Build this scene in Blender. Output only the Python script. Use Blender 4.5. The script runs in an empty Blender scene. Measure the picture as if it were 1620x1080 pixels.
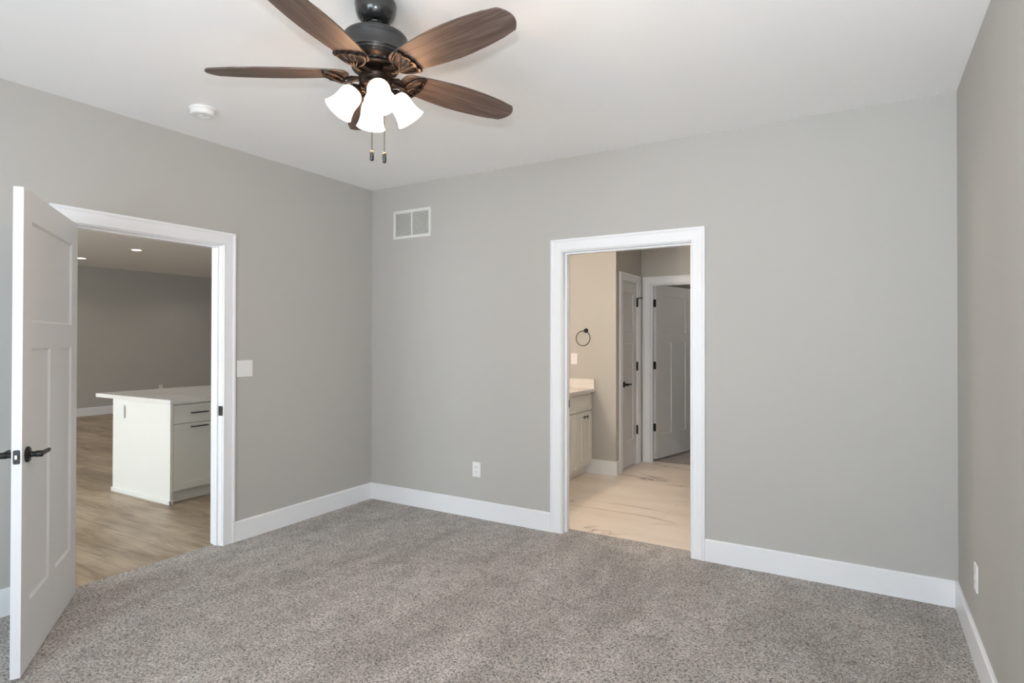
import bpy, bmesh, math, random
from mathutils import Vector, Matrix
random.seed(7)
PI = math.pi
C = bpy.context.scene.collection
SC = bpy.context.scene

# ------------------------------------------------------------------ camera, world, light, exposure
cam_d = bpy.data.cameras.new('camera'); cam = bpy.data.objects.new('camera', cam_d); C.objects.link(cam)
YAW, PITCH, ROLL = -0.5358, 0.0067, 0.0018
fw = Vector((math.sin(YAW)*math.cos(PITCH), math.cos(YAW)*math.cos(PITCH), math.sin(PITCH)))
rt = Vector((math.cos(YAW), -math.sin(YAW), 0)); up = rt.cross(fw)
r2 = rt*math.cos(ROLL)+up*math.sin(ROLL); u2 = r2.cross(fw)
cam.matrix_world = Matrix(((r2.x, u2.x, -fw.x, 3.7772), (r2.y, u2.y, -fw.y, -3.9115), (r2.z, u2.z, -fw.z, 1.4164), (0, 0, 0, 1)))
cam_d.sensor_width = 36; cam_d.lens = 937.58/1620*36; cam_d.shift_y = -10.1/1620; cam_d.clip_start = 0.02
SC.camera = cam

w = bpy.data.worlds.new('sky'); SC.world = w; w.use_nodes = True
w.node_tree.nodes['Background'].inputs[0].default_value = (0.75, 0.87, 1.0, 1)
w.node_tree.nodes['Background'].inputs[1].default_value = 2.0

def area(name, loc, rot, sx, sy, power, col):
    d = bpy.data.lights.new(name, 'AREA'); d.shape = 'RECTANGLE'; d.size = sx; d.size_y = sy; d.energy = power; d.color = col
    o = bpy.data.objects.new(name, d); C.objects.link(o); o.location = loc; o.rotation_euler = rot
    return o
DAY = (0.80, 0.91, 1.0)
# daylight entering through the windows (all point +y, from outside the front wall, or -x from outside the right wall)
area('daylight_bedroom_window', (2.9, -6.16, 1.35), (PI/2, 0, 0), 1.9, 1.8, 110, DAY)
area('daylight_great_room_window_a', (-1.9, -6.16, 1.2), (PI/2, 0, 0), 2.2, 2.1, 128, (0.78, 0.92, 1.0))
area('daylight_great_room_window_b', (-5.6, -6.16, 1.45), (PI/2, 0, 0), 1.7, 1.5, 35, (0.95, 0.98, 1.0))
# added high sun; its floor patch behind the camera bounces light up to the ceiling
sun_d = bpy.data.lights.new('sun', 'SUN'); sun_d.energy = 62; sun_d.angle = .01; sun_d.color = (.91, .96, 1.0)
sun = bpy.data.objects.new('sun', sun_d); C.objects.link(sun); sun.rotation_euler = (math.radians(38), 0, math.radians(-8))
# the photographer's flash, just above the camera
fl_d = bpy.data.lights.new('camera_flash', 'SPOT'); fl_d.energy = 115; fl_d.shadow_soft_size = 0.03; fl_d.color = (.92, .965, 1.0)
fl_d.spot_size = math.radians(150); fl_d.spot_blend = 1.0
fl = bpy.data.objects.new('camera_flash', fl_d); C.objects.link(fl); fl.location = (3.755, -3.912, 1.585)
fl.rotation_euler = Vector((-.16, .80, .72)).to_track_quat('-Z', 'Y').to_euler()

SC.view_settings.view_transform = 'Standard'; SC.view_settings.look = 'None'
SC.view_settings.exposure = 0.20; SC.view_settings.gamma = 1.0; SC.view_settings.use_curve_mapping = False
try:
    SC.cycles.max_bounces = 14; SC.cycles.diffuse_bounces = 8; SC.cycles.transparent_max_bounces = 12
    SC.cycles.sample_clamp_indirect = 8; SC.cycles.caustics_reflective = False; SC.cycles.caustics_refractive = False
except Exception: pass

# ------------------------------------------------------------------ materials
def lin(c):
    return tuple(((v/255)/12.92 if v/255 <= .04045 else ((v/255+.055)/1.055)**2.4) for v in c)
def mat(name, rgb, rough=.5, metal=0., spec=.5, bump=None, emit=None, coat=0):
    m = bpy.data.materials.new(name); m.use_nodes = True
    b = m.node_tree.nodes['Principled BSDF']
    b.inputs['Base Color'].default_value = (*lin(rgb), 1); b.inputs['Roughness'].default_value = rough
    b.inputs['Metallic'].default_value = metal; b.inputs['Specular IOR Level'].default_value = spec
    if coat: b.inputs['Coat Weight'].default_value = coat
    if bump:
        sc, st = bump; nt = m.node_tree
        tc = nt.nodes.new('ShaderNodeTexCoord'); n = nt.nodes.new('ShaderNodeTexNoise'); bp = nt.nodes.new('ShaderNodeBump')
        n.inputs['Scale'].default_value = sc; n.inputs['Detail'].default_value = 3
        bp.inputs['Strength'].default_value = st; bp.inputs['Distance'].default_value = .002
        nt.links.new(tc.outputs['Object'], n.inputs['Vector']); nt.links.new(n.outputs['Fac'], bp.inputs['Height'])
        nt.links.new(bp.outputs[0], b.inputs['Normal'])
    if emit:
        b.inputs['Emission Color'].default_value = (*emit[0], 1); b.inputs['Emission Strength'].default_value = emit[1]
    return m
def nodes(m): return m.node_tree.nodes, m.node_tree.links, m.node_tree.nodes['Principled BSDF']
def mapping(m, scale=(1,1,1), rot=(0,0,0), src='Object'):
    N, L, b = nodes(m); tc = N.new('ShaderNodeTexCoord'); mp = N.new('ShaderNodeMapping')
    mp.inputs['Scale'].default_value = scale; mp.inputs['Rotation'].default_value = rot
    L.new(tc.outputs[src], mp.inputs['Vector']); return mp.outputs[0]
def noise(m, vec, scale, detail=4, rough=.5, dist=0):
    N, L, b = nodes(m); n = N.new('ShaderNodeTexNoise'); n.inputs['Scale'].default_value = scale
    n.inputs['Detail'].default_value = detail; n.inputs['Roughness'].default_value = rough; n.inputs['Distortion'].default_value = dist
    L.new(vec, n.inputs['Vector']); return n.outputs['Fac']
def ramp(m, fac, stops):
    N, L, b = nodes(m); r = N.new('ShaderNodeValToRGB'); e = r.color_ramp.elements
    while len(e) < len(stops): e.new(.5)
    for i, (p, c) in enumerate(stops):
        e[i].position = p; e[i].color = (*lin(c), 1)
    L.new(fac, r.inputs['Fac']); return r.outputs['Color']
def mixc(m, fac, a, b_, mode='MIX'):
    N, L, b = nodes(m); x = N.new('ShaderNodeMix'); x.data_type = 'RGBA'; x.blend_type = mode
    if isinstance(fac, (int, float)): x.inputs['Factor'].default_value = fac
    else: L.new(fac, x.inputs['Factor'])
    for sock, v in ((x.inputs[6], a), (x.inputs[7], b_)):
        if isinstance(v, tuple): sock.default_value = (*lin(v), 1)
        else: L.new(v, sock)
    return x.outputs[2]
def bumpn(m, h, strength, dist=.01):
    N, L, b = nodes(m); bp = N.new('ShaderNodeBump'); bp.inputs['Strength'].default_value = strength; bp.inputs['Distance'].default_value = dist
    L.new(h, bp.inputs['Height']); L.new(bp.outputs[0], b.inputs['Normal'])

M = {}
M['wall'] = mat('greige_wall_paint', (187, 185.5, 181.5), .75, spec=.25, bump=(260, .12))
M['ceiling'] = mat('white_ceiling_paint', (246, 246, 246), .9, spec=.1, bump=(200, .1))
M['trim'] = mat('white_trim_paint', (238, 240, 243), .35, spec=.4)
M['door'] = mat('white_door_paint', (219, 221, 224), .40, spec=.4)
M['cab'] = mat('white_cabinet_paint', (236, 236, 232), .35, spec=.4)
M['black'] = mat('matte_black_metal', (16, 16, 17), .4, 0, spec=.4)
M['bronze'] = mat('oil_rubbed_bronze', (52, 42, 36), .34, .75, spec=.5)
M['fan_black'] = mat('dark_bronze_housing', (42, 42, 43), .26, .3, spec=.6, coat=.5)
M['chrome'] = mat('satin_nickel', (205, 200, 190), .3, 1.)
M['plastic'] = mat('white_plastic', (236, 236, 236), .35)
M['slot'] = mat('dark_slot', (50, 50, 50), .6)
M['grille'] = mat('white_metal_grille', (226, 226, 223), .45)
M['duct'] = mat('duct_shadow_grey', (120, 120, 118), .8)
M['shade'] = bpy.data.materials.new('frosted_white_glass_lit'); M['shade'].use_nodes = True
_n = M['shade'].node_tree.nodes; _l = M['shade'].node_tree.links; _p = _n['Principled BSDF']
_p.inputs['Base Color'].default_value = (.95, .92, .88, 1); _p.inputs['Roughness'].default_value = .3
_p.inputs['Emission Color'].default_value = (1.0, .90, .78, 1); _p.inputs['Emission Strength'].default_value = 3.6
_t = _n.new('ShaderNodeBsdfTransparent'); _x = _n.new('ShaderNodeMixShader'); _x.inputs[0].default_value = .5
_t.inputs[0].default_value = (1, .9, .75, 1)
_l.new(_p.outputs[0], _x.inputs[1]); _l.new(_t.outputs[0], _x.inputs[2]); _l.new(_x.outputs[0], _n['Material Output'].inputs[0])
M['bulb'] = mat('lit_bulb', (255, 240, 220), .3, emit=((1.0, .84, .62), 4.0))
M['can'] = mat('recessed_lamp_lit', (255, 250, 240), .3, emit=((1.0, .88, .74), 14.0))
M['vlamp'] = mat('vanity_glass_lit', (255, 245, 230), .3, emit=((1.0, .68, .42), 18.0))
M['mirror'] = mat('mirror_silver', (230, 232, 232), .02, 1.)
M['vinyl'] = mat('white_window_vinyl', (235, 236, 238), .4)

# blades: grey-brown walnut, grain along local x
m = M['blade'] = mat('dark_walnut_blade', (92, 78, 72), .48, spec=.35)
v = mapping(m, (2.2, 38, 10)); f1 = noise(m, v, 1.0, 6, .6, .6)
c = ramp(m, f1, [(.3, (66, 55, 52)), (.5, (92, 79, 74)), (.7, (112, 98, 92))])
v2 = mapping(m, (6, 160, 20)); f2 = noise(m, v2, 1.0, 3, .6)
c2 = ramp(m, f2, [(.35, (150, 145, 142)), (.55, (255, 255, 255))])
cc = mixc(m, .55, c, c2, 'MULTIPLY'); nodes(m)[1].new(cc, nodes(m)[2].inputs['Base Color']); bumpn(m, f2, .12, .002)

# carpet: taupe frieze pile, dark speckles, faint vacuum strokes
m = M['carpet'] = mat('taupe_frieze_carpet', (160, 150, 142), .95, spec=.1)
v = mapping(m, (1, 1, 1)); N, L, b = nodes(m)
f1 = noise(m, v, 105, 4, .7, 1.0)
c1 = ramp(m, f1, [(.36, (84, 81, 80)), (.44, (149, 146, 144)), (.52, (201, 198, 196)), (.61, (232, 230, 229))])
fs = noise(m, v, 9, 3, .6, .4)
cs = ramp(m, fs, [(.3, (226, 222, 218)), (.7, (255, 253, 250))])
c1 = mixc(m, 1.0, c1, cs, 'MULTIPLY')
vv = mapping(m, (2.6, .7, 1), (0, 0, math.radians(6))); fv = noise(m, vv, 1.5, 3, .6, .5)
cv = ramp(m, fv, [(.36, (230, 229, 228)), (.62, (255, 255, 255))])
c1 = mixc(m, 1.0, c1, cv, 'MULTIPLY')
L.new(c1, b.inputs['Base Color']); bumpn(m, f1, .55, .012)
b.inputs['Sheen Weight'].default_value = .15

# light oak vinyl planks running along x
m = M['oak'] = mat('light_oak_plank', (190, 170, 150), .42, spec=.4)
N, L, b = nodes(m)
v = mapping(m, (1, 1, 1)); br = N.new('ShaderNodeTexBrick'); br.offset = .37; br.inputs['Scale'].default_value = 1
br.inputs['Brick Width'].default_value = 1.22; br.inputs['Row Height'].default_value = .18; br.inputs['Mortar Size'].default_value = .0012
br.inputs['Color1'].default_value = (*lin((198, 184, 164)), 1); br.inputs['Color2'].default_value = (*lin((180, 165, 146)), 1)
br.inputs['Mortar'].default_value = (*lin((120, 102, 86)), 1); br.inputs['Bias'].default_value = 0.0
L.new(v, br.inputs['Vector'])
vg = mapping(m, (2.2, 14, 1)); fg = noise(m, vg, 1.0, 5, .6, 1.0)
cg = ramp(m, fg, [(.3, (205, 196, 188)), (.55, (250, 248, 245)), (.75, (255, 255, 255))])
vp = mapping(m, (.9, 3.2, 1)); fp = noise(m, vp, 1.3, 2, .5)
cp = ramp(m, fp, [(.35, (215, 208, 200)), (.65, (255, 255, 255))])
cc = mixc(m, 1.0, br.outputs['Color'], cg, 'MULTIPLY'); cc = mixc(m, 1.0, cc, cp, 'MULTIPLY'); L.new(cc, b.inputs['Base Color'])

# marble-look floor tile, and quartz
def marble(name, base, vein, scale, stretch, rough, tile=None, thin=.012):
    m = mat(name, base, rough, spec=.5); N, L, b = nodes(m)
    v = mapping(m, stretch, (0, 0, math.radians(-14)))
    f = noise(m, v, scale, 4, .5, .7)
    s = N.new('ShaderNodeMath'); s.operation = 'SUBTRACT'; s.inputs[1].default_value = .5; L.new(f, s.inputs[0])
    a = N.new('ShaderNodeMath'); a.operation = 'ABSOLUTE'; L.new(s.outputs[0], a.inputs[0])
    c = ramp(m, a.outputs[0], [(0, vein), (thin, tuple(int(x*.25+y*.75) for x, y in zip(vein, base))), (thin*3, base)])
    f2 = noise(m, v, scale*.7, 2, .5); msk = N.new('ShaderNodeMath'); msk.operation = 'GREATER_THAN'
    r = ramp(m, f2, [(.47, (0, 0, 0)), (.60, (255, 255, 255))])
    c = mixc(m, r, base, c)
    f3 = noise(m, v, 1.5, 3, .5); cl = ramp(m, f3, [(.3, (240, 236, 232)), (.7, (255, 255, 255))])
    c = mixc(m, 1.0, c, cl, 'MULTIPLY')
    if tile:
        bt = N.new('ShaderNodeTexBrick'); bt.offset = .5; bt.inputs['Scale'].default_value = 1
        bt.inputs['Brick Width'].default_value = tile[0]; bt.inputs['Row Height'].default_value = tile[1]; bt.inputs['Mortar Size'].default_value = .0015
        bt.inputs['Color1'].default_value = bt.inputs['Color2'].default_value = (1, 1, 1, 1); bt.inputs['Mortar'].default_value = (.72, .70, .67, 1)
        L.new(mapping(m), bt.inputs['Vector']); c = mixc(m, 1.0, c, bt.outputs['Color'], 'MULTIPLY')
    L.new(c, b.inputs['Base Color']); return m
M['marble'] = marble('marble_look_tile', (240, 231, 220), (150, 138, 128), 1.5, (.8, 2.4, 1), .28, (1.2, .6))
M['quartz'] = marble('white_quartz', (240, 240, 239), (216, 215, 213), 2.0, (1.2, 1.2, 1), .2)

# window glass: mostly clear, faint reflection
m = M['glass'] = bpy.data.materials.new('window_glass'); m.use_nodes = True; N = m.node_tree.nodes; L = m.node_tree.links; N.clear()
o_ = N.new('ShaderNodeOutputMaterial'); t_ = N.new('ShaderNodeBsdfTransparent'); g_ = N.new('ShaderNodeBsdfGlossy'); x_ = N.new('ShaderNodeMixShader')
g_.inputs['Roughness'].default_value = .02; x_.inputs[0].default_value = .06
L.new(t_.outputs[0], x_.inputs[1]); L.new(g_.outputs[0], x_.inputs[2]); L.new(x_.outputs[0], o_.inputs[0])

# ------------------------------------------------------------------ mesh helpers
def bm_(): return bmesh.new()
def box(bm, x0, x1, y0, y1, z0, z1, T=None):
    vs = [bm.verts.new(Vector((x, y, z)) if T is None else T @ Vector((x, y, z))) for z in (z0, z1) for y in (y0, y1) for x in (x0, x1)]
    for f in ((0, 2, 3, 1), (4, 5, 7, 6), (0, 1, 5, 4), (2, 6, 7, 3), (0, 4, 6, 2), (1, 3, 7, 5)): bm.faces.new([vs[i] for i in f])
def cbox(bm, x0, x1, y0, y1, z0, z1, ch=.002):
    """box with chamfered edges"""
    b = bmesh.new(); box(b, x0, x1, y0, y1, z0, z1)
    bmesh.ops.bevel(b, geom=b.edges[:], offset=ch, segments=2, affect='EDGES', profile=.7)
    merge(bm, b)
def merge(bm, b, T=None):
    b.verts.index_update(); mp = [bm.verts.new(T @ v.co if T is not None else v.co) for v in b.verts]
    for f in b.faces:
        try:
            nf = bm.faces.new([mp[v.index] for v in f.verts]); nf.smooth = f.smooth
        except ValueError: pass
    b.free()
def lathe(bm, prof, n=40, T=None, smooth=True):
    """revolve [(r,z),...] about z; r==0 closes"""
    rings = []
    for r, z in prof:
        if r < 1e-6: rings.append([bm.verts.new(T @ Vector((0, 0, z)) if T is not None else Vector((0, 0, z)))])
        else:
            ring = []
            for i in range(n):
                p = Vector((r*math.cos(2*PI*i/n), r*math.sin(2*PI*i/n), z)); ring.append(bm.verts.new(T @ p if T is not None else p))
            rings.append(ring)
    for a, b in zip(rings, rings[1:]):
        for i in range(n):
            j = (i+1) % n
            if len(a) == 1 and len(b) == 1: continue
            if len(a) == 1: f = bm.faces.new((a[0], b[j], b[i]))
            elif len(b) == 1: f = bm.faces.new((a[i], a[j], b[0]))
            else: f = bm.faces.new((a[i], a[j], b[j], b[i]))
            f.smooth = smooth
def tube(bm, pts, r, n=10, cap=True, closed=False, flat=1.0):
    """swept tube along pts; flat squashes the section along its second axis"""
    pts = [Vector(p) for p in pts]; k = len(pts); rings = []
    ref = None
    for i, p in enumerate(pts):
        a = pts[(i-1) % k] if (closed or i > 0) else p; b = pts[(i+1) % k] if (closed or i < k-1) else p
        t = (b-a).normalized()
        if ref is None: ref = Vector((0, 0, 1)) if abs(t.z) < .9 else Vector((1, 0, 0))
        s = t.cross(ref).normalized(); u = s.cross(t).normalized(); ref = u
        rr = r[i] if isinstance(r, (list, tuple)) else r
        rings.append([bm.verts.new(p+s*math.cos(2*PI*j/n)*rr+u*math.sin(2*PI*j/n)*rr*flat) for j in range(n)])
    prs = list(zip(rings, rings[1:])) + ([(rings[-1], rings[0])] if closed else [])
    for a, b in prs:
        for j in range(n):
            f = bm.faces.new((a[j], a[(j+1) % n], b[(j+1) % n], b[j])); f.smooth = True
    if cap and not closed:
        bm.faces.new(rings[0][::-1]); bm.faces.new(rings[-1])
def prism(bm, outline, z0, z1, T=None):
    """extrude a 2-D outline (x,y) between z0 and z1"""
    f = lambda p: T @ Vector(p) if T is not None else Vector(p)
    a = [bm.verts.new(f((x, y, z0))) for x, y in outline]; b = [bm.verts.new(f((x, y, z1))) for x, y in outline]
    bm.faces.new(a[::-1]); bm.faces.new(b)
    n = len(a)
    for i in range(n): bm.faces.new((a[i], a[(i+1) % n], b[(i+1) % n], b[i]))
def obj(name, bm, m, parent=None, loc=None, rot=None, sharp=None, bevel=None, fix=True):
    if fix: bmesh.ops.recalc_face_normals(bm, faces=bm.faces[:])
    me = bpy.data.meshes.new(name); bm.to_mesh(me); bm.free(); me.materials.append(m)
    o = bpy.data.objects.new(name, me); C.objects.link(o)
    if parent is not None: o.parent = parent
    if loc is not None: o.location = loc
    if rot is not None: o.rotation_euler = rot
    if bevel:
        bv = o.modifiers.new('bevel', 'BEVEL'); bv.width = bevel; bv.segments = 2; bv.limit_method = 'ANGLE'; bv.angle_limit = math.radians(40)
    return o
def tag(o, label, cat, group=None, kind=None):
    o['label'] = label; o['category'] = cat
    if group: o['group'] = group
    if kind: o['kind'] = kind
    return o
def struct(name, bm, m, label, cat, **k):
    o = obj(name, bm, m, **k); o['kind'] = 'structure'; o['label'] = label; o['category'] = cat; return o
def empty(name, loc=(0, 0, 0), rz=0.):
    o = bpy.data.objects.new(name, None); C.objects.link(o); o.location = loc; o.rotation_euler = (0, 0, rz); o.empty_display_size = .1; return o
def copy_tree(o, parent=None):
    c = o.copy(); C.objects.link(c)
    if parent is not None: c.parent = parent
    for ch in list(o.children): copy_tree(ch, c)
    return c

# ------------------------------------------------------------------ dimensions
W, H = 4.2045, 2.74
YF = -5.90                      # inner face of the front wall (behind the camera)
GX, GY = -8.5, 5.0              # far wall and far end of the great room
T = .12
BY0, BY1 = -2.352, -1.437       # bedroom doorway in the left wall
AX0, AX1 = 1.885, 2.808         # bath doorway in the back wall
DH = 2.052                      # door opening height
LX = .72                        # bath left wall
TY = 1.97                       # towel wall
PX = 1.55                       # linen door wall
KY = 2.78                       # closet wall
KX0, KX1 = 1.665, 2.49
KE = 5.0

# ------------------------------------------------------------------ setting: floors, ceiling, walls
b = bm_(); box(b, -.08, W, YF, 0, -.05, 0); box(b, AX0-.02, AX1+.02, 0, .125, -.05, 0)
struct('floor', b, M['carpet'], 'taupe speckled carpet floor of the empty bedroom', 'floor')
b = bm_(); box(b, GX, -.08, YF, GY, -.06, -.006)
struct('floor_great_room', b, M['oak'], 'light oak plank floor beyond the left doorway', 'floor')
b = bm_(); box(b, LX, W, .125, KY+.1, -.06, -.004)
struct('floor_bath', b, M['marble'], 'pale veined marble-look tile floor inside the bathroom', 'floor')
b = bm_(); box(b, .9, W, KY+.1, KE, -.06, 0)
struct('floor_closet', b, M['carpet'], 'taupe carpet floor behind the far half-open closet door', 'floor')
b = bm_(); box(b, GX-.12, W+.12, YF-.14, KE+.12, H, H+.1)
struct('ceiling', b, M['ceiling'], 'flat white ceiling', 'ceiling')

b = bm_()
box(b, -T, 0, YF, BY0-.02, -.05, H); box(b, -T, 0, BY1+.02, KE, -.05, H); box(b, -T, 0, BY0-.02, BY1+.02, DH+.02, H)
struct('wall_left', b, M['wall'], 'greige bedroom wall on the left with the open doorway', 'wall')
b = bm_()
box(b, 0, AX0-.02, 0, T, -.05, H); box(b, AX1+.02, W, 0, T, -.05, H); box(b, AX0-.02, AX1+.02, 0, T, DH+.02, H)
struct('wall_back', b, M['wall'], 'greige bedroom wall facing the camera with the bathroom doorway', 'wall')
b = bm_(); box(b, W, W+T, YF-.12, KE, -.05, H)
struct('wall_right', b, M['wall'], 'greige bedroom wall at the right edge', 'wall')

# front wall with window openings (behind the camera)
WIN = [(1.95, 3.85, .45, 2.25), (-3.0, -.8, .12, 2.25), (-6.45, -4.75, .7, 2.2)]
b = bm_(); xs = GX-T
for x0, x1, z0, z1 in sorted(WIN):
    box(b, xs, x0, YF-.14, YF, -.05, H); box(b, x0, x1, YF-.14, YF, -.05, z0); box(b, x0, x1, YF-.14, YF, z1, H); xs = x1
box(b, xs, W, YF-.14, YF, -.05, H)
struct('wall_front', b, M['wall'], 'greige wall with windows behind the camera', 'wall')
for i, (x0, x1, z0, z1) in enumerate(WIN):
    b = bm_(); y0, y1 = YF-.11, YF-.03; fwid = .05; mx = (x0+x1)/2
    for bx in ((x0, x0+fwid, z0, z1), (x1-fwid, x1, z0, z1), (x0, x1, z0, z0+fwid), (x0, x1, z1-fwid, z1), (mx-.025, mx+.025, z0, z1)):
        box(b, bx[0], bx[1], y0, y1, bx[2], bx[3])
    wo = struct(f'window_{i+1}', b, M['vinyl'], f'white framed window behind the camera', 'window')
    b = bm_(); box(b, x0+fwid*.8, x1-fwid*.8, YF-.073, YF-.067, z0+fwid*.8, z1-fwid*.8); obj('pane', b, M['glass'], wo)
    b = bm_(); box(b, x0-.09, x1+.09, YF, YF+.018, z1, z1+.09); box(b, x0-.09, x0, YF, YF+.018, z0-.09, z1); box(b, x1, x1+.09, YF, YF+.018, z0-.09, z1); box(b, x0, x1, YF, YF+.018, z0-.09, z0)
    obj('window_casing', b, M['trim'], wo)

# great room shell
b = bm_(); box(b, GX-T, GX, YF, KE, -.06, H); struct('wall_far', b, M['wall'], 'shaded greige wall at the far end of the great room', 'wall')
b = bm_(); box(b, GX, -T, GY, GY+T, -.06, H); struct('wall_far_end', b, M['wall'], 'end wall of the great room', 'wall')
# bathroom and closet shell
b = bm_(); box(b, LX-.1, LX, T, TY, -.06, H); struct('wall_bath_left', b, M['wall'], 'bathroom wall behind the vanity', 'wall')
b = bm_(); box(b, LX-.1, PX, TY, TY+.1, -.06, H)
box(b, PX-.1, PX, TY+.1, 2.135, -.06, H); box(b, PX-.1, PX, 2.64, KY+.1, -.06, H); box(b, PX-.1, PX, 2.135, 2.64, DH+.01, H)
struct('wall_bath_partition', b, M['wall'], 'greige bathroom partition carrying the towel ring and narrow linen door', 'wall')
b = bm_(); box(b, PX, KX0-.015, KY, KY+.1, -.06, H); box(b, KX1+.015, W, KY, KY+.1, -.06, H); box(b, KX0-.015, KX1+.015, KY, KY+.1, DH+.015, H)
struct('wall_bath_back', b, M['wall'], 'bathroom end wall with the closet doorway', 'wall')
b = bm_(); box(b, .9, 1.0, KY+.1, KE, -.06, H); box(b, 1.0, W, KE, KE+.1, -.06, H)
struct('wall_closet', b, M['wall'], 'closet walls beyond the bathroom', 'wall')

# ------------------------------------------------------------------ trim: baseboards, casings, jambs
def base_run(name, p0, p1, nrm, label, cat='baseboard', h=.14, t=.015, ext0=0, ext1=0, z=0):
    p0, p1, nrm = Vector((*p0, 0)), Vector((*p1, 0)), Vector((*nrm, 0)); b = bm_()
    prof = [(0, z), (t, z), (t, h-.008), (t-.006, h), (0, h)]
    rr = [[b.verts.new(q+nrm*d+Vector((0, 0, zz))) for d, zz in prof] for q in (p0, p1)]
    b.faces.new(rr[0][::-1]); b.faces.new(rr[1])
    for i in range(len(prof)): b.faces.new((rr[0][i], rr[0][(i+1) % 5], rr[1][(i+1) % 5], rr[1][i]))
    return struct(name, b, M['trim'], label, cat)
CW = .088
base_run('baseboard_left', (0, BY1+CW+.004), (0, 0), (1, 0), 'white baseboard between the left doorway and the corner')
base_run('baseboard_left_front', (0, YF), (0, BY0-CW-.004), (1, 0), 'white baseboard behind the open white door')
base_run('baseboard_back', (.015, 0), (AX0-CW-.004, 0), (0, -1), 'white baseboard between the corner and the bathroom doorway')
base_run('baseboard_back_right', (AX1+CW+.004, 0), (W-.015, 0), (0, -1), 'white baseboard right of the bathroom doorway')
base_run('baseboard_right', (W, 0), (W, YF), (-1, 0), 'white baseboard along the right wall')
base_run('baseboard_far', (GX, YF), (GX, GY), (1, 0), 'white baseboard on the far great room wall', z=-.006)
base_run('baseboard_bath', (LX, TY), (PX+.015, TY), (0, -1), 'white baseboard under the towel ring', z=-.004)
base_run('baseboard_bath_return', (PX, TY), (PX, 2.055), (1, 0), 'short white baseboard beside the linen door', z=-.004)
base_run('baseboard_bath_back', (KX1+.09, KY), (W, KY), (0, -1), 'white baseboard on the bathroom end wall', z=-.004)

def casing(name, O, U, Nn, u0, u1, h, label, w=CW, t=.019, z0=0, legs=(1, 1)):
    """mitred casing with a raised outer band and inner bead around an opening; O origin, U along-wall dir, Nn outward normal"""
    prof = [(0, 0), (0, .009), (.004, .013), (.009, .013), (.012, .0105), (w*.74, .0125), (w*.80, .0155), (w*.84, t), (w-.003, t), (w, t-.003), (w, 0)]
    U, Nn, O = Vector(U), Vector(Nn), Vector(O); b = bm_(); R = []
    for (u, z, du, dz) in ((u0, z0, -1, 0), (u0, h, -1, 1), (u1, h, 1, 1), (u1, z0, 1, 0)):
        R.append([b.verts.new(O+U*(u+du*q)+Vector((0, 0, z+dz*q))+Nn*d) for q, d in prof])
    for A, B in zip(R, R[1:]):
        for i in range(len(prof)-1): b.faces.new((A[i], A[i+1], B[i+1], B[i]))
        b.faces.new((A[-1], A[0], B[0], B[-1]))
    b.faces.new(R[0]); b.faces.new(R[-1][::-1])
    return struct(name, b, M['trim'], label, 'door trim')
def jamb(name, O, U, D, u0, u1, h, depth, stop, label, z0=-.004):
    """flat jamb boards with a stop; D = direction through the wall"""
    U, D, O = Vector(U), Vector(D), Vector(O); b = bm_()
    X = Matrix(((U.x, D.x, 0, O.x), (U.y, D.y, 0, O.y), (0, 0, 1, O.z), (0, 0, 0, 1)))
    box(b, u0-.018, u0, 0, depth, z0, h+.018, X); box(b, u1, u1+.018, 0, depth, z0, h+.018, X); box(b, u0, u1, 0, depth, h, h+.018, X)
    s0, s1 = stop
    box(b, u0, u0+.012, s0, s1, z0, h-.012, X); box(b, u1-.012, u1, s0, s1, z0, h-.012, X); box(b, u0, u1, s0, s1, h-.012, h, X)
    return struct(name, b, M['trim'], label, 'door frame', bevel=.0015)
# bedroom doorway (left wall): door closes flush with bedroom face, stop behind it
casing('trim_1', (0, 0, 0), (0, 1, 0), (1, 0, 0), BY0-.005, BY1+.005, DH+.005, 'white casing around the left doorway to the great room')
tj1 = jamb('trim_2', (0, 0, 0), (0, 1, 0), (-1, 0, 0), BY0, BY1, DH, T, (.038, .075), 'white jamb lining the left doorway')
casing('trim_3', (-T, 0, 0), (0, 1, 0), (-1, 0, 0), BY0-.005, BY1+.005, DH+.005, 'white casing on the great room side of the left doorway')
# bath doorway (back wall): door swings into the bath, so the stop is toward the bedroom
casing('trim_4', (0, 0, 0), (1, 0, 0), (0, -1, 0), AX0-.005, AX1+.005, DH+.005, 'white casing around the bathroom doorway')
tj2 = jamb('trim_5', (0, 0, 0), (1, 0, 0), (0, 1, 0), AX0, AX1, DH, T, (.045, .082), 'white jamb lining the bathroom doorway')
casing('trim_6', (0, T, 0), (1, 0, 0), (0, 1, 0), AX0-.005, AX1+.005, DH+.005, 'white casing on the bathroom side of the doorway')
# linen door (partition, x = PX) and closet doorway (y = KY)
LY0, LY1 = 2.15, 2.625
casing('trim_7', (PX, 0, 0), (0, 1, 0), (1, 0, 0), LY0-.005, LY1+.005, DH, 'white casing around the narrow linen door', w=.085)
jamb('trim_8', (PX, 0, 0), (0, 1, 0), (-1, 0, 0), LY0, LY1, DH-.005, .1, (.04, .07), 'white jamb of the narrow linen door')
casing('trim_9', (0, KY, 0), (1, 0, 0), (0, -1, 0), KX0-.005, KX1+.005, DH, 'white casing around the closet doorway', w=.085)
jamb('trim_10', (0, KY, 0), (1, 0, 0), (0, 1, 0), KX0, KX1, DH-.005, .1, (.02, .055), 'white jamb of the closet doorway')

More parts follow.
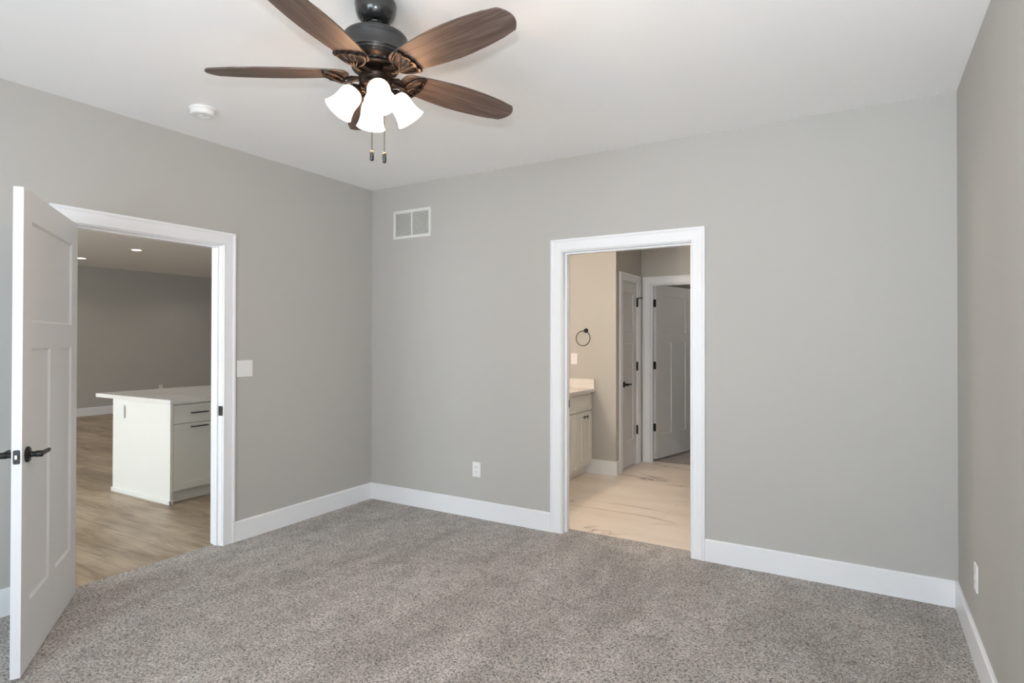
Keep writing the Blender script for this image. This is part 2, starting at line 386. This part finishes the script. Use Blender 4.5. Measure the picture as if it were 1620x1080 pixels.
# strike plates on the two jambs
b = bm_(); cbox(b, -.034, .006, BY1-.0018, BY1+.002, .888, .954, .001); sp = obj('strike_plate', b, M['black'], tj1)
b = bm_(); cbox(b, -.025, -.012, BY1-.0024, BY1-.001, .910, .932, .0005); obj('strike_hole', b, M['bronze'], sp)
b = bm_(); cbox(b, AX0-.002, AX0+.0015, .086, .118, .905, .965, .001); obj('strike_plate', b, M['black'], tj2)

# ------------------------------------------------------------------ doors
def door_mesh(w, h=2.03, t=.035, stile=.115, mull=.105, narrow=False):
    """three-panel shaker door: x 0..w, y 0..t, z 0..h, recessed panels on both sides"""
    b = bm_(); rec, sl = .009, .010
    top, mid0, mid1, bot = 1.905, 1.472, 1.358, .275
    rects = [(stile, w-stile, mid0, top)]
    if narrow: rects.append((stile, w-stile, bot, mid1))
    else:
        m = w/2; rects += [(stile, m-mull/2, bot, mid1), (m+mull/2, w-stile, bot, mid1)]
    xs = sorted({0, w, *[v for r in rects for v in r[:2]]}); zs = sorted({0, h, *[v for r in rects for v in r[2:]]})
    for y, s in ((0, 1), (t, -1)):
        for i in range(len(xs)-1):
            for j in range(len(zs)-1):
                cx, cz = (xs[i]+xs[i+1])/2, (zs[j]+zs[j+1])/2
                if any(r[0] < cx < r[1] and r[2] < cz < r[3] for r in rects): continue
                b.faces.new([b.verts.new((x, y, z)) for x, z in ((xs[i], zs[j]), (xs[i+1], zs[j]), (xs[i+1], zs[j+1]), (xs[i], zs[j+1]))])
        for (x0, x1, z0, z1) in rects:
            O = [(x0, z0), (x1, z0), (x1, z1), (x0, z1)]; I = [(x0+sl, z0+sl), (x1-sl, z0+sl), (x1-sl, z1-sl), (x0+sl, z1-sl)]
            ov = [b.verts.new((x, y, z)) for x, z in O]; iv = [b.verts.new((x, y+s*rec, z)) for x, z in I]
            for k in range(4): b.faces.new((ov[k], ov[(k+1) % 4], iv[(k+1) % 4], iv[k]))
            b.faces.new(iv)
    for q in (((0, 0, 0), (0, t, 0), (0, t, h), (0, 0, h)), ((w, 0, 0), (w, 0, h), (w, t, h), (w, t, 0)), ((0, 0, h), (0, t, h), (w, t, h), (w, 0, h)), ((0, 0, 0), (w, 0, 0), (w, t, 0), (0, t, 0))):
        b.faces.new([b.verts.new(v) for v in q])
    bmesh.ops.remove_doubles(b, verts=b.verts[:], dist=1e-5)
    return b
def lever(parent, x, z, y, s, hinge_dir=-1, name='door_handle', ln=.105):
    """lever set on a face at y, pointing out along s*y, lever toward hinge_dir*x"""
    b = bm_(); R = Matrix.Translation((x, y, z)) @ Matrix.Rotation(-s*PI/2, 4, 'X')
    lathe(b, [(0, 0), (.0325, 0), (.0335, .003), (.0325, .008), (.029, .011), (.018, .012), (.0125, .013), (.012, .019), (.0118, .030), (.0135, .032), (.0135, .052), (.012, .056), (0, .057)], 32, R)
    y1 = y+s*.049
    b2 = bmesh.new(); box(b2, min(0, hinge_dir*ln), max(0, hinge_dir*ln), -.006, .006, -.0095, .0095)
    for v in b2.verts:
        if abs(v.co.x) > ln*.5: v.co.y += s*.004; v.co.z *= .85
    bmesh.ops.bevel(b2, geom=b2.edges[:], offset=.0025, segments=2, affect='EDGES')
    merge(b, b2, Matrix.Translation((x, y1, z)))
    return obj(name, b, M['black'], parent)
def hinge(parent, x, y, z, name='hinge', leafw=.030, face='x', sgn=1, h=.096, kr=.0062):
    b = bm_(); lathe(b, [(0, -h/2-.003), (kr*.65, -h/2-.002), (kr, -h/2), (kr, h/2), (kr*.65, h/2+.002), (0, h/2+.003)], 14, Matrix.Translation((x, y, z)))
    if face == 'x': cbox(b, x, x+sgn*leafw, y-.0012, y+.0012, z-h/2, z+h/2, .0004) if sgn > 0 else cbox(b, x+sgn*leafw, x, y-.0012, y+.0012, z-h/2, z+h/2, .0004)
    else:
        lo, hi = (y, y+leafw) if sgn > 0 else (y-leafw, y)
        cbox(b, x-.0012, x+.0012, lo, hi, z-h/2, z+h/2, .0004)
    return obj(name, b, M['black'], parent)
HZ = (1.815, 1.09, .37)

# door_1: bedroom door, hinge pin at far side, swung wide into the bedroom
d1 = struct('door_1', door_mesh(.905), M['door'], 'white three-panel bedroom door standing open at the left with black lever', 'door', loc=(.016, -2.350, .014), rot=(0, 0, math.radians(-34.6)))
lever(d1, .905-.062, .911, .035, 1); lever(d1, .905-.062, .911, 0, -1)
b = bm_(); rc = [(sx*.0065+.0055*math.cos(q), sz*.0235+.0055*math.sin(q)) for sx, sz, q0 in ((1, 1, 0), (-1, 1, PI/2), (-1, -1, PI), (1, -1, 1.5*PI)) for q in [q0+PI/2*i/5 for i in range(6)]]
prism(b, rc, .904, .9065, Matrix(((0, 0, 1, 0), (1, 0, 0, .0175), (0, 1, 0, .911), (0, 0, 0, 1)))); lp = obj('latch_plate', b, M['black'], d1)
b = bm_(); cbox(b, .9055, .914, .0125, .0225, .911-.0085, .911+.0085, .003); obj('latch_bolt', b, M['chrome'], lp)
for z in HZ: hinge(d1, -.004, -.004, z, face='y', sgn=1)
# door_2: bath door, open square into the bathroom; its hinge edge faces the bedroom
d2 = struct('door_2', door_mesh(.905), M['door'], 'white bathroom door swung open, seen edge-on at the right jamb', 'door', loc=(AX1-.004, .145, .014), rot=(0, 0, math.radians(90)))
lever(d2, .905-.062, .911, .035, 1); lever(d2, .905-.062, .911, 0, -1)
for z in (1.80, 1.085, .365):
    b = bm_()
    prism(b, [(.0, 0), (.024, 0), (.030, .010), (.030, .079), (.024, .089), (0, .089)], 0, .0025, Matrix.Translation((-.0028, .001, z-.0445)) @ Matrix(((0, 0, 1, 0), (1, 0, 0, 0), (0, 1, 0, 0), (0, 0, 0, 1))))
    lathe(b, [(0, -.048), (.006, -.045), (.006, .045), (0, .048)], 14, Matrix.Translation((-.006, -.004, z)))
    obj('hinge', b, M['black'], d2)
# door_3: linen door, closed, hinges toward the corner
d3 = struct('door_3', door_mesh(LY1-LY0-.006, 2.022, .035, .10, narrow=True), M['door'], 'narrow white linen closet door, closed, with black lever', 'door', loc=(PX-.003, LY0+.003, .020), rot=(0, 0, math.radians(90)))
lever(d3, .055, .908, 0, -1, hinge_dir=1, ln=.10)
for k, z in enumerate(HZ):
    hg = hinge(d3, LY1-LY0-.003, -.010, z, leafw=.014, sgn=-1, kr=.0115)
    if k == 0:
        b = bm_(); tube(b, [(LY1-LY0-.003, -.008, z+.048), (LY1-LY0-.003, -.045, z+.050), (LY1-LY0+.03, -.060, z+.050)], .0060, 8); obj('door_stop', b, M['black'], hg)
# door_4: closet door, hinged at the left jamb, swung back into the closet
d4 = struct('door_4', door_mesh(KX1-KX0-.008), M['door'], 'white three-panel closet door ajar at the far end of the bathroom', 'door', loc=(KX0+.030, KY+.102, .022), rot=(0, 0, math.radians(76)))
lever(d4, KX1-KX0-.07, .905, .035, 1)
for z in HZ:
    b = bm_(); cbox(b, -.014, .001, -.001, .030, z-.0445, z+.0445, .002); lathe(b, [(0, -.048), (.006, -.045), (.006, .045), (0, .048)], 14, Matrix.Translation((-.010, .034, z)))
    cbox(b, -.003, -.0005, .002, .033, z-.0445, z+.0445, .0006)
    obj('hinge', b, M['black'], d4)

# ------------------------------------------------------------------ wall plates
def outlet(loc, rz, label, name='power_outlet', slots='slot'):
    """duplex outlet; local x along the wall, -y out of the wall"""
    t = empty(name, loc, rz); tag(t, label, 'outlet')
    b = bm_(); cbox(b, -.037, .037, -.0065, 0, -.0585, .0585, .0025); obj('cover_plate', b, M['plastic'], t)
    for s in (-1, 1):
        b = bm_(); prof = [(.0165*math.cos(a), .0145*math.sin(a)) for a in [2*PI*i/20 for i in range(20)]]
        prism(b, [(x, max(-.0125, min(.0125, z))) for x, z in prof], 0, .0015, Matrix.Translation((0, -.0063, s*.0195)) @ Matrix.Rotation(PI/2, 4, 'X'))
        rc = obj('receptacle', b, M['plastic'], t)
        b = bm_()
        for x in (-.006, .006): box(b, x-.0011, x+.0011, -.0083, -.0078, s*.0195+.000, s*.0195+.008)
        lathe(b, [(0, 0), (.0025, 0), (.0025, .0005), (0, .0005)], 12, Matrix.Translation((0, -.0078, s*.0195-.006)) @ Matrix.Rotation(PI/2, 4, 'X'))
        obj('slots', b, M[slots], rc)
    b = bm_(); lathe(b, [(0, 0), (.003, 0), (.0025, .001), (0, .0012)], 12, Matrix.Translation((0, -.0065, 0)) @ Matrix.Rotation(PI/2, 4, 'X')); obj('screw', b, M['plastic'], t)
    return t
outlet((1.132, 0, .381), 0, 'white duplex outlet low on the wall between the corner and the bathroom doorway')
outlet((W, -.605, .366), -PI/2, 'white duplex outlet low on the right wall')
outlet((1.073, TY, 1.204), 0, 'white outlet under the towel ring above the vanity')
outlet((GX, 2.80, .42), PI/2, 'tiny white outlet on the far wall seen just above the island counter')
outlet((-2.085, -1.052, .745), 0, 'white outlet near the top of the island end panel', slots='grille')

t = empty('light_switch', (0, -1.266, 1.205), PI/2); tag(t, 'white double rocker light switch beside the left doorway', 'light switch')
b = bm_(); cbox(b, -.062, .062, -.0065, 0, -.0585, .0585, .0025); obj('cover_plate', b, M['plastic'], t)
for s in (-1, 1):
    b = bm_(); vs = [(-.0165, -.0062, -.034), (.0165, -.0062, -.034), (.0165, -.0062, .034), (-.0165, -.0062, .034)]
    cbox(b, s*.023-.0165, s*.023+.0165, -.009, -.004, -.034, .034, .0012)
    for v in b.verts:
        if v.co.y < -.007: v.co.y -= .002*(v.co.z/.034)*s
    obj('rocker', b, M['plastic'], t)

# return-air grille, high on the back wall
t = empty('return_air_vent', (.4605, 0, 2.401)); tag(t, 'white louvred return air grille high on the wall near the corner', 'vent')
b = bm_(); w2, h2, fr = .2055, .122, .024
for x0, x1, z0, z1 in ((-w2, w2, h2-fr, h2), (-w2, w2, -h2, -h2+fr), (-w2, -w2+fr, -h2+fr, h2-fr), (w2-fr, w2, -h2+fr, h2-fr), (-.007, .007, -h2+fr, h2-fr)):
    box(b, x0, x1, -.007, 0, z0, z1)
obj('frame', b, M['grille'], t, bevel=.0015)
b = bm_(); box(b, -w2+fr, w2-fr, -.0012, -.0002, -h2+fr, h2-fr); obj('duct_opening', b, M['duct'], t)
for s in (-1, 1):
    b = bm_(); x0, x1 = (s*.007, s*(w2-fr)) if s > 0 else (-(w2-fr), -.007)
    n = 17
    for i in range(n):
        z = -h2+fr+(i+.5)*(2*(h2-fr))/n
        vs = [b.verts.new(q) for q in ((x0, -.0065, z-.004), (x1, -.0065, z-.004), (x1, -.0015, z+.0035), (x0, -.0015, z+.0035), (x0, -.0065, z-.0032), (x1, -.0065, z-.0032), (x1, -.0015, z+.0043), (x0, -.0015, z+.0043))]
        for f in ((0, 1, 2, 3), (7, 6, 5, 4), (0, 4, 5, 1), (3, 2, 6, 7)): b.faces.new([vs[k] for k in f])
    obj('louvres', b, M['grille'], t)

# smoke detector
t = empty('smoke_detector', (.505, -1.893, H)); tag(t, 'round white smoke detector on the ceiling left of the fan', 'smoke detector')
b = bm_(); lathe(b, [(0, 0), (.070, 0), (.071, -.004), (.070, -.010), (0, -.010)], 48); obj('mounting_plate', b, M['plastic'], t)
b = bm_(); lathe(b, [(.060, -.010), (.066, -.012), (.067, -.020), (.064, -.036), (.058, -.041), (.035, -.043), (.033, -.041), (.012, -.041), (.011, -.044), (0, -.044)], 48); sd = obj('body', b, M['plastic'], t)
b = bm_(); lathe(b, [(0, -.043), (.008, -.043), (.008, -.0465), (0, -.047)], 20, Matrix.Translation((.022, -.010, 0))); obj('test_button', b, M['plastic'], t)

# ------------------------------------------------------------------ ceiling fan
FX, FY = 2.139, -2.200
fan = empty('ceiling_fan', (FX, FY, H)); tag(fan, 'dark bronze five-blade ceiling fan with four lit white glass shades', 'ceiling fan')
zz = lambda z: z-H
def part(name, bm, m, parent=fan, **k): return obj(name, bm, m, parent, **k)
b = bm_(); lathe(b, [(0, 0), (.070, 0), (.074, -.004), (.076, -.012), (.080, -.018), (.081, -.026), (.078, -.034), (.077, -.050), (.070, -.070), (.056, -.086), (.040, -.094), (.038, -.090), (.020, -.088), (0, -.088)], 56); part('canopy', b, M['fan_black'])
b = bm_(); lathe(b, [(0, -.080), (.030, -.082), (.033, -.090), (.026, -.100), (.0125, -.103), (.0125, -.150), (0, -.150)], 32); part('downrod', b, M['fan_black'])
b = bm_(); lathe(b, [(0, -.128), (.022, -.128), (.040, -.134), (.080, -.139), (.108, -.144), (.120, -.149), (.1235, -.154), (.1245, -.160), (.1225, -.164), (.1215, -.190), (.117, -.212), (.1185, -.215), (.119, -.219), (.116, -.223), (.1135, -.224), (.1145, -.227), (.112, -.232), (.104, -.236), (.104, -.240), (0, -.240)], 72); part('motor_housing', b, M['fan_black'])
b = bm_(); lathe(b, [(0, -.238), (.100, -.238), (.103, -.242), (.100, -.246), (.086, -.250), (.084, -.262), (.090, -.266), (.091, -.272), (.086, -.278), (.050, -.280), (0, -.280)], 72); rg = part('flywheel_ring', b, M['bronze'])
for k in range(15):
    a = 2*PI*k/15
    b = bm_(); cbox(b, -.006, .006, -.0015, .0015, -.006, .006, .0014); 
    obj('vent_slot', b, M['fan_black'], rg, loc=(.0855*math.cos(a), .0855*math.sin(a), -.2555), rot=(0, 0, a+PI/2))
b = bm_(); lathe(b, [(0, -.278), (.046, -.278), (.048, -.282), (.046, -.296), (.050, -.300), (0, -.300)], 48); part('hub_collar', b, M['bronze'])
b = bm_(); lathe(b, [(0, -.298), (.058, -.298), (.064, -.301), (.065, -.306), (.062, -.310), (.0615, -.335), (.064, -.340), (.060, -.348), (.048, -.356), (.030, -.362), (.028, -.368), (.012, -.372), (0, -.372)], 56); part('switch_housing', b, M['bronze'])

# blades and irons
def blade_bm():
    b = bm_(); up_ = []
    n = 14
    side = [(.110, .028), (.115, .040), (.126, .050), (.145, .058), (.18, .064), (.24, .0725), (.30, .079), (.36, .083), (.42, .083), (.48, .0795), (.53, .0745), (.575, .0685), (.582, .0665), (.628, .0565)]
    for r, h in side: up_.append((r, h))
    tip = []
    for i in range(1, 9):
        a = -1+2*i/9; tip.append((.628+.028*(1-a*a), -a*.0565))
    nose = [(.108, -.016), (.1065, 0), (.108, .016)]
    out = [(r, h) for r, h in up_] + tip + [(r, -h) for r, h in reversed(up_)] + nose
    prism(b, out, -.003, .003)
    return b
def iron_bm():
    """cast bracket: arm from the hub, oval rim under the blade root, open ribs fanning to a scalloped bar"""
    b = bm_()
    tube(b, [(.050, 0, -.012), (.072, 0, -.020), (.095, 0, -.030), (.120, 0, -.034), (.136, 0, -.032)], [.013, .011, .0085, .008, .007], 10, flat=.6)
    b2 = bmesh.new(); prism(b2, [(.060, -.022), (.084, -.032), (.118, -.009), (.118, .009), (.084, .032), (.060, .022)], -.024, -.015); merge(b, b2)
    # oval rim, highest along the scalloped bar, dipping to the arm
    rim = [(.190-.066*math.sin(a), .062*math.cos(a), -.008-.014*math.sin(a)**2) for a in [PI*i/20 for i in range(21)]]
    tube(b, rim, .0050, 8, flat=1.5)
    for hy in (-.042, -.014, .014, .042):
        tube(b, [(.134, 0, -.034), (.156, hy*.45, -.026), (.190, hy, -.012)], [.0046, .0030, .0036], 8)
    sc = []
    for i in range(41):
        t = -1+2*i/40; sc.append((.194+.007*abs(math.sin(t*2*PI)) - .012*t*t, t*.066))
    prism(b, sc + [(x-.010, y) for x, y in reversed(sc)], -.015, -.003)
    for hy in (-.042, 0, .042): lathe(b, [(0, -.018), (.005, -.017), (.006, -.014), (.006, -.004), (0, -.004)], 12, Matrix.Translation((.188, hy, 0)))
    return b
BZ = zz(2.452); PITCHB = math.radians(-11.5)
bl0 = ir0 = None
for k in range(5):
    a = math.radians(211.66+72*k)
    if bl0 is None:
        bl0 = part('blade', blade_bm(), M['blade'], bevel=.0015); ir0 = part('blade_iron', iron_bm(), M['bronze'])
        o1, o2 = bl0, ir0
    else:
        o1 = bl0.copy(); o2 = ir0.copy(); C.objects.link(o1); C.objects.link(o2)
    for o in (o1, o2):
        o.parent = fan
        o.matrix_local = Matrix.Translation((0, 0, BZ)) @ Matrix.Rotation(a, 4, 'Z') @ Matrix.Rotation(math.radians((0, 0, -1.9, .8, 0)[k]), 4, 'Y') @ Matrix.Rotation(PITCHB, 4, 'X')

# light kit: four arms, fitters, bell shades
AZ0 = math.radians(-46+7)
def shade_prof():
    o = [(.024, 0), (.027, -.004), (.034, -.010), (.0405, -.020), (.0435, -.032), (.0440, -.044), (.0440, -.056), (.0450, -.070), (.0480, -.084), (.0525, -.098), (.0570, -.108)]
    i = [(r-.0028, z) for r, z in reversed(o)]
    return o+[(.0582, -.1095), (.0565, -.1105)]+i
for k in range(4):
    a = AZ0+k*PI/2
    TT = Matrix.Rotation(a, 4, 'Z') @ Matrix.Translation((.073, 0, zz(2.380))) @ Matrix.Rotation(math.radians(-36), 4, 'Y')
    b = bm_(); tube(b, [(.035, 0, zz(2.384)), (.050, 0, zz(2.388)), (.062, 0, zz(2.388)), (.073, 0, zz(2.382))], [.013, .012, .012, .014], 12)
    b2 = bmesh.new(); lathe(b2, [(0, .012), (.016, .012), (.022, .006), (.028, -.002), (.030, -.012), (.029, -.014), (.026, -.008), (.015, -.002), (0, -.002)], 36)
    for q in range(3):
        aa = q*2*PI/3+PI/3
        tube(b2, [(.027*math.cos(aa), .027*math.sin(aa), -.008), (.037*math.cos(aa), .037*math.sin(aa), -.008)], .0018, 8)
        tube(b2, [(.036*math.cos(aa), .036*math.sin(aa), -.008), (.039*math.cos(aa), .039*math.sin(aa), -.008)], .0036, 8)
    merge(b2, bm_()) if False else None
    bb = bmesh.new()
    merge(bb, b2, TT)
    b3 = bmesh.new(); merge(b3, b, Matrix.Rotation(a, 4, 'Z')); merge(bb, b3)
    lk = part('light_arm', bb, M['bronze'])
    b = bm_(); lathe(b, shade_prof(), 48); sh = part('lamp_shade', b, M['shade']); sh.matrix_local = TT @ Matrix.Translation((0, 0, -.004))
    b = bm_(); lathe(b, [(0, -.012), (.012, -.014), (.013, -.030), (.020, -.045), (.026, -.058), (.027, -.070), (.022, -.084), (.012, -.092), (0, -.094)], 24); bu = part('bulb', b, M['bulb']); bu.parent = sh
    ld = bpy.data.lights.new('fan_bulb_light', 'POINT'); ld.energy = 5.0; ld.color = (1.0, .58, .26); ld.shadow_soft_size = .028
    lo = bpy.data.objects.new('fan_bulb_light', ld); C.objects.link(lo); lo.parent = sh; lo.location = (0, 0, -.105)
# pull chains hang straight down from the switch housing
def fan_local_from_screen(dx, dy): return (dx, dy)
RTv = (math.cos(YAW), -math.sin(YAW)); FWv = (math.sin(YAW), math.cos(YAW))
for side, depth, zb, zt in ((-.006, -.030, 2.140, 2.37), (.042, -.030, 2.132, 2.40)):
    x = RTv[0]*side+FWv[0]*depth; y = RTv[1]*side+FWv[1]*depth
    b = bm_(); tube(b, [(x, y, zz(zt)), (x, y, zz(zb)+.002)], .0011, 8)
    z = zt
    while z > zb+.005:
        lathe(b, [(0, .0016), (.0014, .0008), (.0016, 0), (.0014, -.0008), (0, -.0016)], 8, Matrix.Translation((x, y, zz(z)))); z -= .0042
    ch = part('pull_chain', b, M['bronze'])
    b = bm_(); lathe(b, [(0, .004), (.003, .003), (.0065, 0), (.0078, -.008), (.0080, -.024), (.0068, -.036), (.003, -.039), (0, -.0395)], 20, Matrix.Translation((x, y, zz(zb)))); obj('pull_fob', b, M['fan_black'], ch)

# ------------------------------------------------------------------ great room: recessed lights, island
def can(loc, label):
    t = empty('recessed_light', loc); tag(t, label, 'ceiling light', 'recessed lights in the great room ceiling')
    b = bm_(); lathe(b, [(.062, 0), (.083, 0), (.085, -.003), (.082, -.005), (.064, -.006), (.062, -.004)], 40); obj('trim_ring', b, M['plastic'], t)
    b = bm_(); lathe(b, [(0, -.001), (.063, -.001), (.063, -.0045), (0, -.0055)], 40); obj('lens', b, M['can'], t)
    return t
can((-5.565, .83, H), 'lit recessed ceiling light in the middle of the great room ceiling')
can((-7.33, .86, H), 'lit recessed ceiling light partly hidden by the open door edge')

IX0, IX1, IY0, IY1 = -2.275, -1.32, -1.04, 1.24
isl = empty('kitchen_island', ((IX0+IX1)/2, (IY0+IY1)/2, -.006)); tag(isl, 'white kitchen island cabinet with black bar pulls in the great room', 'kitchen island')
ox, oy, oz = -isl.location.x, -isl.location.y, .006
def ip(name, bm, m=M['cab'], parent=isl, **k):
    for v in bm.verts: v.co += Vector((ox, oy, oz))
    return obj(name, bm, m, parent, **k)
b = bm_(); box(b, IX0+.02, IX1-.022, IY0+.02, IY1, .095, .855); box(b, IX0+.02, IX1-.075, IY0+.02, IY1, -.006, .095); ip('carcass', b)
b = bm_(); cbox(b, IX0, IX1+.004, IY0, IY0+.02, -.006, .855, .0015); ip('end_panel', b)
b = bm_(); cbox(b, IX1-.034, IX1+.004, IY0-.005, IY0, .03, .855, .0012); ip('corner_stile', b)
b = bm_(); cbox(b, IX0-.012, IX1+.012, IY0-.012, IY0, -.006, .03, .003); cbox(b, IX1, IX1+.012, IY0-.012, IY0+.02, -.006, .03, .003); cbox(b, IX0-.012, IX0, IY0-.012, IY1, -.006, .03, .003); ip('base_molding', b)
b = bm_(); cbox(b, IX1-.0745, IX1-.065, IY0+.02, IY1, -.006, .094, .001); ip('toe_kick', b)
def shaker_front(x, y0, y1, z0, z1, fr=.055):
    b = bm_(); th = .019
    for a0, a1, c0, c1 in ((y0, y0+fr, z0, z1), (y1-fr, y1, z0, z1), (y0+fr, y1-fr, z0, z0+fr), (y0+fr, y1-fr, z1-fr, z1)): cbox(b, x, x+th, a0, a1, c0, c1, .0012)
    box(b, x, x+th-.007, y0+fr-.002, y1-fr+.002, z0+fr-.002, z1-fr+.002)
    return b
y = IY0+.022; n = 0
while y < IY1-.2:
    y2 = min(y+.445, IY1)
    b = bm_(); cbox(b, IX1-.021, IX1-.002, y+.004, y2-.004, .680, .838, .0015); dr = ip('drawer', b)
    dd = ip('door', shaker_front(IX1-.021, y+.004, y2-.004, .104, .672))
    yc = (y+y2)/2
    for par, z in ((dr, .765), (dd, .643)):
        b = bm_(); tube(b, [(IX1+.028, yc-.08, z), (IX1+.028, yc+.08, z)], .0055, 12)
        for q in (-.06, .06): tube(b, [(IX1-.004, yc+q, z), (IX1+.028, yc+q, z)], .0045, 10)
        ip('bar_pull', b, M['black'], par)
    y = y2
# countertop
b = bm_(); cbox(b, -2.550, -1.286, -1.062, IY1+.03, .856, .892, .003)
tag(obj('island_countertop', b, M['quartz']), 'white quartz countertop overhanging the kitchen island', 'countertop')

# ------------------------------------------------------------------ bathroom: vanity, top, towel ring, light, mirror
VX0, VX1, VY0, VY1 = LX+.001, 1.285, .44, TY-.001
van = empty('bathroom_vanity', (LX, VY1, -.004)); tag(van, 'white shaker bathroom vanity cabinet with black knobs', 'vanity')
def vp(name, bm, m=M['cab'], parent=van, **k):
    for v in bm.verts: v.co -= Vector((LX, VY1, -.004))
    
    return obj(name, bm, m, parent, **k)
b = bm_(); box(b, VX0, VX1-.02, VY0, VY1, .09, .855); box(b, VX0, VX1-.075, VY0, VY1-.001, -.004, .09); vp('carcass', b)
b = bm_(); cbox(b, VX1-.0745, VX1-.066, VY0, VY1-.016, -.003, .09, .001); vp('toe_kick', b)
def vfront(y0, y1):
    f = vp('drawer', shaker_front(VX1-.0195, y0+.004, y1-.004, .672, .838, .042))
    ym = (y0+y1)/2
    for (a, c, kn) in ((y0+.004, ym-.002, ym-.036), (ym+.002, y1-.004, ym+.036)):
        d = vp('door', shaker_front(VX1-.0195, a, c, .098, .664, .055))
        b = bm_(); R = Matrix.Translation((VX1-.001, kn, .612)) @ Matrix.Rotation(PI/2, 4, 'Y')
        lathe(b, [(0, 0), (.0055, 0), (.0045, .003), (.0045, .022), (0, .022)], 16, R); tube(b, [(VX1+.024, kn-.0, .612-.016), (VX1+.024, kn, .612+.016)], .0050, 12); vp('knob', b, M['black'], d)
vfront(1.55, 1.96); vfront(1.00, 1.55); vfront(.45, 1.00)
b = bm_(); y_a = VY0-.02
bx = lambda *a: cbox(b, *a)
cbox(b, LX, 1.318, y_a, VY1-.001, .858, .892, .003)
cbox(b, LX, LX+.02, y_a, VY1-.021, .8915, .992, .002)
cbox(b, LX, 1.312, VY1-.021, VY1-.001, .8915, .992, .002)
vt = tag(obj('vanity_countertop', b, M['quartz']), 'white countertop with backsplash on the bathroom vanity', 'countertop')

t = empty('towel_ring', (1.212, TY, 1.508)); tag(t, 'black round towel ring on the bathroom wall above the vanity', 'towel ring')
b = bm_(); lathe(b, [(0, 0), (.024, 0), (.025, .004), (.021, .009), (.010, .012), (.009, .030), (.012, .034), (.012, .044), (.008, .048), (0, .048)], 28, Matrix.Rotation(PI/2, 4, 'X')); obj('mount', b, M['black'], t)
b = bm_(); R_ = .080; tube(b, [(R_*math.sin(a)-.018, -.038-.010*(1-math.cos(a))*.5, -R_+R_*math.cos(a)-.002) for a in [2*PI*i/48 for i in range(48)]], .0042, 10, closed=True); obj('ring', b, M['black'], t)

t = empty('vanity_light', (LX, .62, 2.06)); tag(t, 'three-shade vanity light above the bathroom mirror', 'wall lamp')
b = bm_(); cbox(b, 0, .025, -.33, .33, -.05, .05, .004); obj('back_plate', b, M['black'], t)
for q in (-.22, 0, .22):
    b = bm_(); tube(b, [(.02, q, 0), (.08, q, 0), (.10, q, -.02)], .008, 10); ar = obj('arm', b, M['black'], t)
    b = bm_(); lathe(b, [(.02, -.02), (.04, -.035), (.048, -.08), (.055, -.13), (.052, -.13), (.045, -.08), (.037, -.037), (.018, -.022)], 32, Matrix.Translation((.10, q, 0))); obj('lamp_shade', b, M['vlamp'], t)
b = bm_(); cbox(b, LX, LX+.006, .30, 1.10, 1.06, 1.92, .002); tag(obj('mirror', b, M['mirror']), 'frameless mirror above the bathroom vanity', 'mirror')
# unseen recessed fixture and warm lamp, added to brighten the bathroom floor
t = empty('recessed_light', (2.45, .75, H)); tag(t, 'added recessed ceiling light, out of view, brightening the bathroom floor', 'ceiling light')
b = bm_(); lathe(b, [(.062, 0), (.083, 0), (.085, -.003), (.082, -.005), (.064, -.006), (.062, -.004)], 40); obj('trim_ring', b, M['plastic'], t)
b = bm_(); lathe(b, [(0, -.001), (.063, -.001), (.063, -.0045), (0, -.0055)], 40); obj('lens', b, M['vlamp'], t)
def lamp(name, loc, e, col, r, typ='POINT', ang=150):
    d = bpy.data.lights.new(name, typ); d.energy = e; d.color = col; d.shadow_soft_size = r
    if typ == 'SPOT': d.spot_size = math.radians(ang); d.spot_blend = .6
    o = bpy.data.objects.new(name, d); C.objects.link(o); o.location = loc
lamp('vanity_lamp_light', (LX+.16, .62, 1.90), 34, (1.0, .89, .77), .06)
lamp('bath_fill_light', (2.45, .75, H-.02), 26, (1.0, .84, .66), .06, 'SPOT', 110)
t = empty('recessed_light', (3.0, 4.1, H)); tag(t, 'added ceiling light, out of view, brightening the closet beyond the bathroom', 'ceiling light')  # unseen fixture and lamp added to lift the dark closet door
b = bm_(); lathe(b, [(.062, 0), (.083, 0), (.085, -.003), (.082, -.005), (.064, -.006), (.062, -.004)], 40); obj('trim_ring', b, M['plastic'], t)
b = bm_(); lathe(b, [(0, -.001), (.063, -.001), (.063, -.0045), (0, -.0055)], 40); obj('lens', b, M['can'], t)
lamp('closet_fill_light', (3.0, 4.1, H-.08), 9, (1.0, .86, .72), .06)
for x, y in ((-5.565, .83), (-7.33, .86), (-3.8, .83), (-5.5, 3.0), (-7.3, 3.0), (-3.8, 3.0)):  # first pair sits at the modelled cans; the rest are added fill lamps
    lamp('great_room_can_and_fill_light', (x, y, H-.02), 14, (1.0, .88, .77), .06, 'SPOT')
